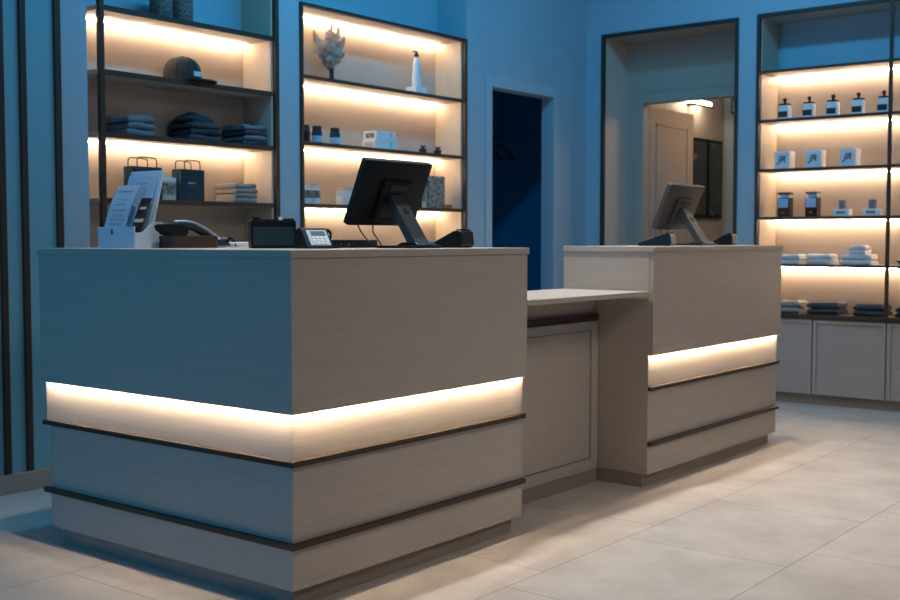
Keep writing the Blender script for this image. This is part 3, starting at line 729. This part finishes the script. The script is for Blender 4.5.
t = thing('receipt_printer', 'black box-shaped receipt printer on the near counter', 'printer', (.455, .57, H), -.62)
MB().box(-.080, .080, -.045, .045, 0, .098, .004).build('printer_body', 'black2', t)
MB().box(-.072, .072, -.0465, -.0445, .010, .076, .001).build('front_panel', 'navy', t)
MB().box(-.076, .076, -.042, .042, .098, .103, .003).box(-.070, -.045, -.03, .02, .102, .112, .003).build('lid', 'black', t)
MB().box(.018, .030, -.045, -.035, .100, .110, .001).build('tear_tab', 'white', t)
MB().box(.040, .073, -.038, -.005, .102, .107, .002).build('button_plate', 'darkmetal', t)

t = thing('cash_box', 'flat low black box behind cables, left of the near monitor', 'box', (.83, .55, H), 0)
MB().box(-.14, .10, -.06, .06, 0, .030, .003).build('box_body', 'black', t); MB().box(-.13, .09, -.0615, -.0595, .006, .024, .001).build('front_panel', 'black2', t)
t = thing('coiled_cord', 'loose black cord lying between payment terminal and near monitor', 'cord', (.60, .37, H))
pts = []
for i in range(34):
    a = i*.55; pts.append((-.05+.0035*i+.012*math.cos(a), .015*math.sin(a), .010+.006*math.sin(a*1.0+1)))
MB().tube(pts, .0035, 6, 2).build('cord', 'black', t, True)

# brochure holder, its mouth towards -x
t = thing('brochure_holder', 'white brochure holder, tinted as if blue-lit, with leaning back at the left counter end', 'brochure holder', (.18, 1.0, H))
b = MB(); b.box(0, .004, 0, .18, 0, .078, .001); b.box(.004, .13, 0, .18, 0, .005, .001)
for y0 in (0, .176):
    b.prism([(.004, .004), (.13, .004), (.13, .094), (.085, .096), (.055, .072), (.035, .058), (.004, .056)], y0, y0+.004, 'y')
b.box(.126, .13, .004, .176, .004, .096, .001)
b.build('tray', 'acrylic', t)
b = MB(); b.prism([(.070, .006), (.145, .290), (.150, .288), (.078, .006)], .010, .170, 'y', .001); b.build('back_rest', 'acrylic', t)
MB().box(-.0012, .0002, .105, .112, .050, .070, .0).build('logo_mark', 'ink', t)
def sheet(name, mat, y0, y1, prof, parent=None):
    b = MB(); n = len(prof); A = [b.bm.verts.new((p[0], y0, p[1])) for p in prof]; B2 = [b.bm.verts.new((p[0], y1, p[1])) for p in prof]
    for i in range(n-1): b.bm.faces.new((A[i], A[i+1], B2[i+1], B2[i]))
    bmesh.ops.solidify(b.bm, geom=b.bm.faces[:], thickness=.0012)
    return b.build(name, mat, parent, True)
def brochure(lab, loc, y0, y1, prof, mat, lines):
    t = thing('brochure', lab, 'brochure', loc, 0, 'brochures in the holder')
    sheet('paper_sheet', mat, y0, y1, prof, t)
    b = MB()
    for (u, a, c, hgt) in lines:
        i = int(u*(len(prof)-1)); f = u*(len(prof)-1)-i
        p = Vector((prof[i][0], 0, prof[i][1])); q = Vector((prof[i+1][0], 0, prof[i+1][1])); d = (q-p).normalized(); m_ = p.lerp(q, f); nrm = Vector((-d.z, 0, d.x))*.0018
        s_, e_ = m_+nrm, m_+nrm+d*hgt
        b.quad((s_.x, a, s_.z), (s_.x, c, s_.z), (e_.x, c, e_.z), (e_.x, a, e_.z))
    b.build('printed_lines', 'inkg' if mat != 'photo' else 'peach', t)
W0 = (.18, 1.0, H)
prof1 = [(.012, .010), (.016, .050), (.026, .092), (.042, .140), (.062, .190), (.090, .235)]
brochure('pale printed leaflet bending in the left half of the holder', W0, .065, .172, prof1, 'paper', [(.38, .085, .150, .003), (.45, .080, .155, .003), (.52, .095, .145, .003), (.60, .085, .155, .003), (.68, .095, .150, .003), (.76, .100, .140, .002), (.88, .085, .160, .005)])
prof2 = [(.030, .008), (.040, .060), (.058, .110), (.080, .160), (.092, .185)]
brochure('dark photo brochure in the right half of the holder', W0, .012, .062, prof2, 'photo', [(.42, .014, .058, .014), (.66, .020, .050, .010)])
prof3 = [(.058, .008), (.070, .080), (.090, .150), (.118, .230), (.132, .275)]
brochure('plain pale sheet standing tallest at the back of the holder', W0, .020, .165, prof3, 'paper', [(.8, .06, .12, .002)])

for o in [o for o in bpy.data.objects if o.name.startswith(('brochure',)) and o.parent is None]: o.scale = (1, 1.24, 1)
# scanner on walnut block
t = thing('wooden_block', 'dark walnut block under the handheld scanner', 'block', (.395, .97, H))
MB().box(-.105, .105, -.05, .05, 0, .046, .003).build('block', 'brownbox', t)
t = thing('handheld_scanner', 'black and silver handheld scanner resting across the walnut block', 'scanner', (.335, .95, H+.0465))
b = MB(); b.prism([(-.085, .036), (-.078, .018), (-.055, .004), (-.045, .0), (.020, .0), (.028, .010), (.030, .030), (.0, .044), (-.07, .042)], -.032, .032, 'y', .005); b.build('head', 'black', t)
MB().tube([(.0, 0, .040), (.06, 0, .036), (.11, 0, .016), (.15, 0, -.004), (.172, 0, -.018)], lambda u: .017-.004*u, 12).build('handle', 'darkmetal', t, True)
MB().tube([(-.02, -.004, .049), (.05, -.004, .049), (.11, -.004, .031), (.16, -.004, .006), (.185, -.004, -.008)], .0075, 10).build('silver_band', 'chrome', t, True)
MB().box(.176, .226, -.022, .022, -.0455, -.006, .008).build('foot', 'chrome', t); MB().box(.178, .214, -.0235, -.021, -.040, -.014, .003).build('foot_panel', 'navy', t)
t = thing('cable_bundle', 'small tangle of white and black cable beside the receipt printer', 'cable', (.54, .84, H))
b = MB(); 
for k in range(3): b.tube([(.042*math.cos(a*.5)*(1+.1*k), .022*math.sin(a*.5), .006+.006*k) for a in range(13)], .0045, 6, 1)
b.build('white_coil', 'white', t, True)
MB().tube([(-.055, 0, .008), (-.05, .01, .03), (-.04, 0, .035), (-.035, -.015, .012), (-.03, 0, .006), (-.01, .02, .025), (.01, .025, .008)], .005, 8).build('black_lead', 'black', t, True)
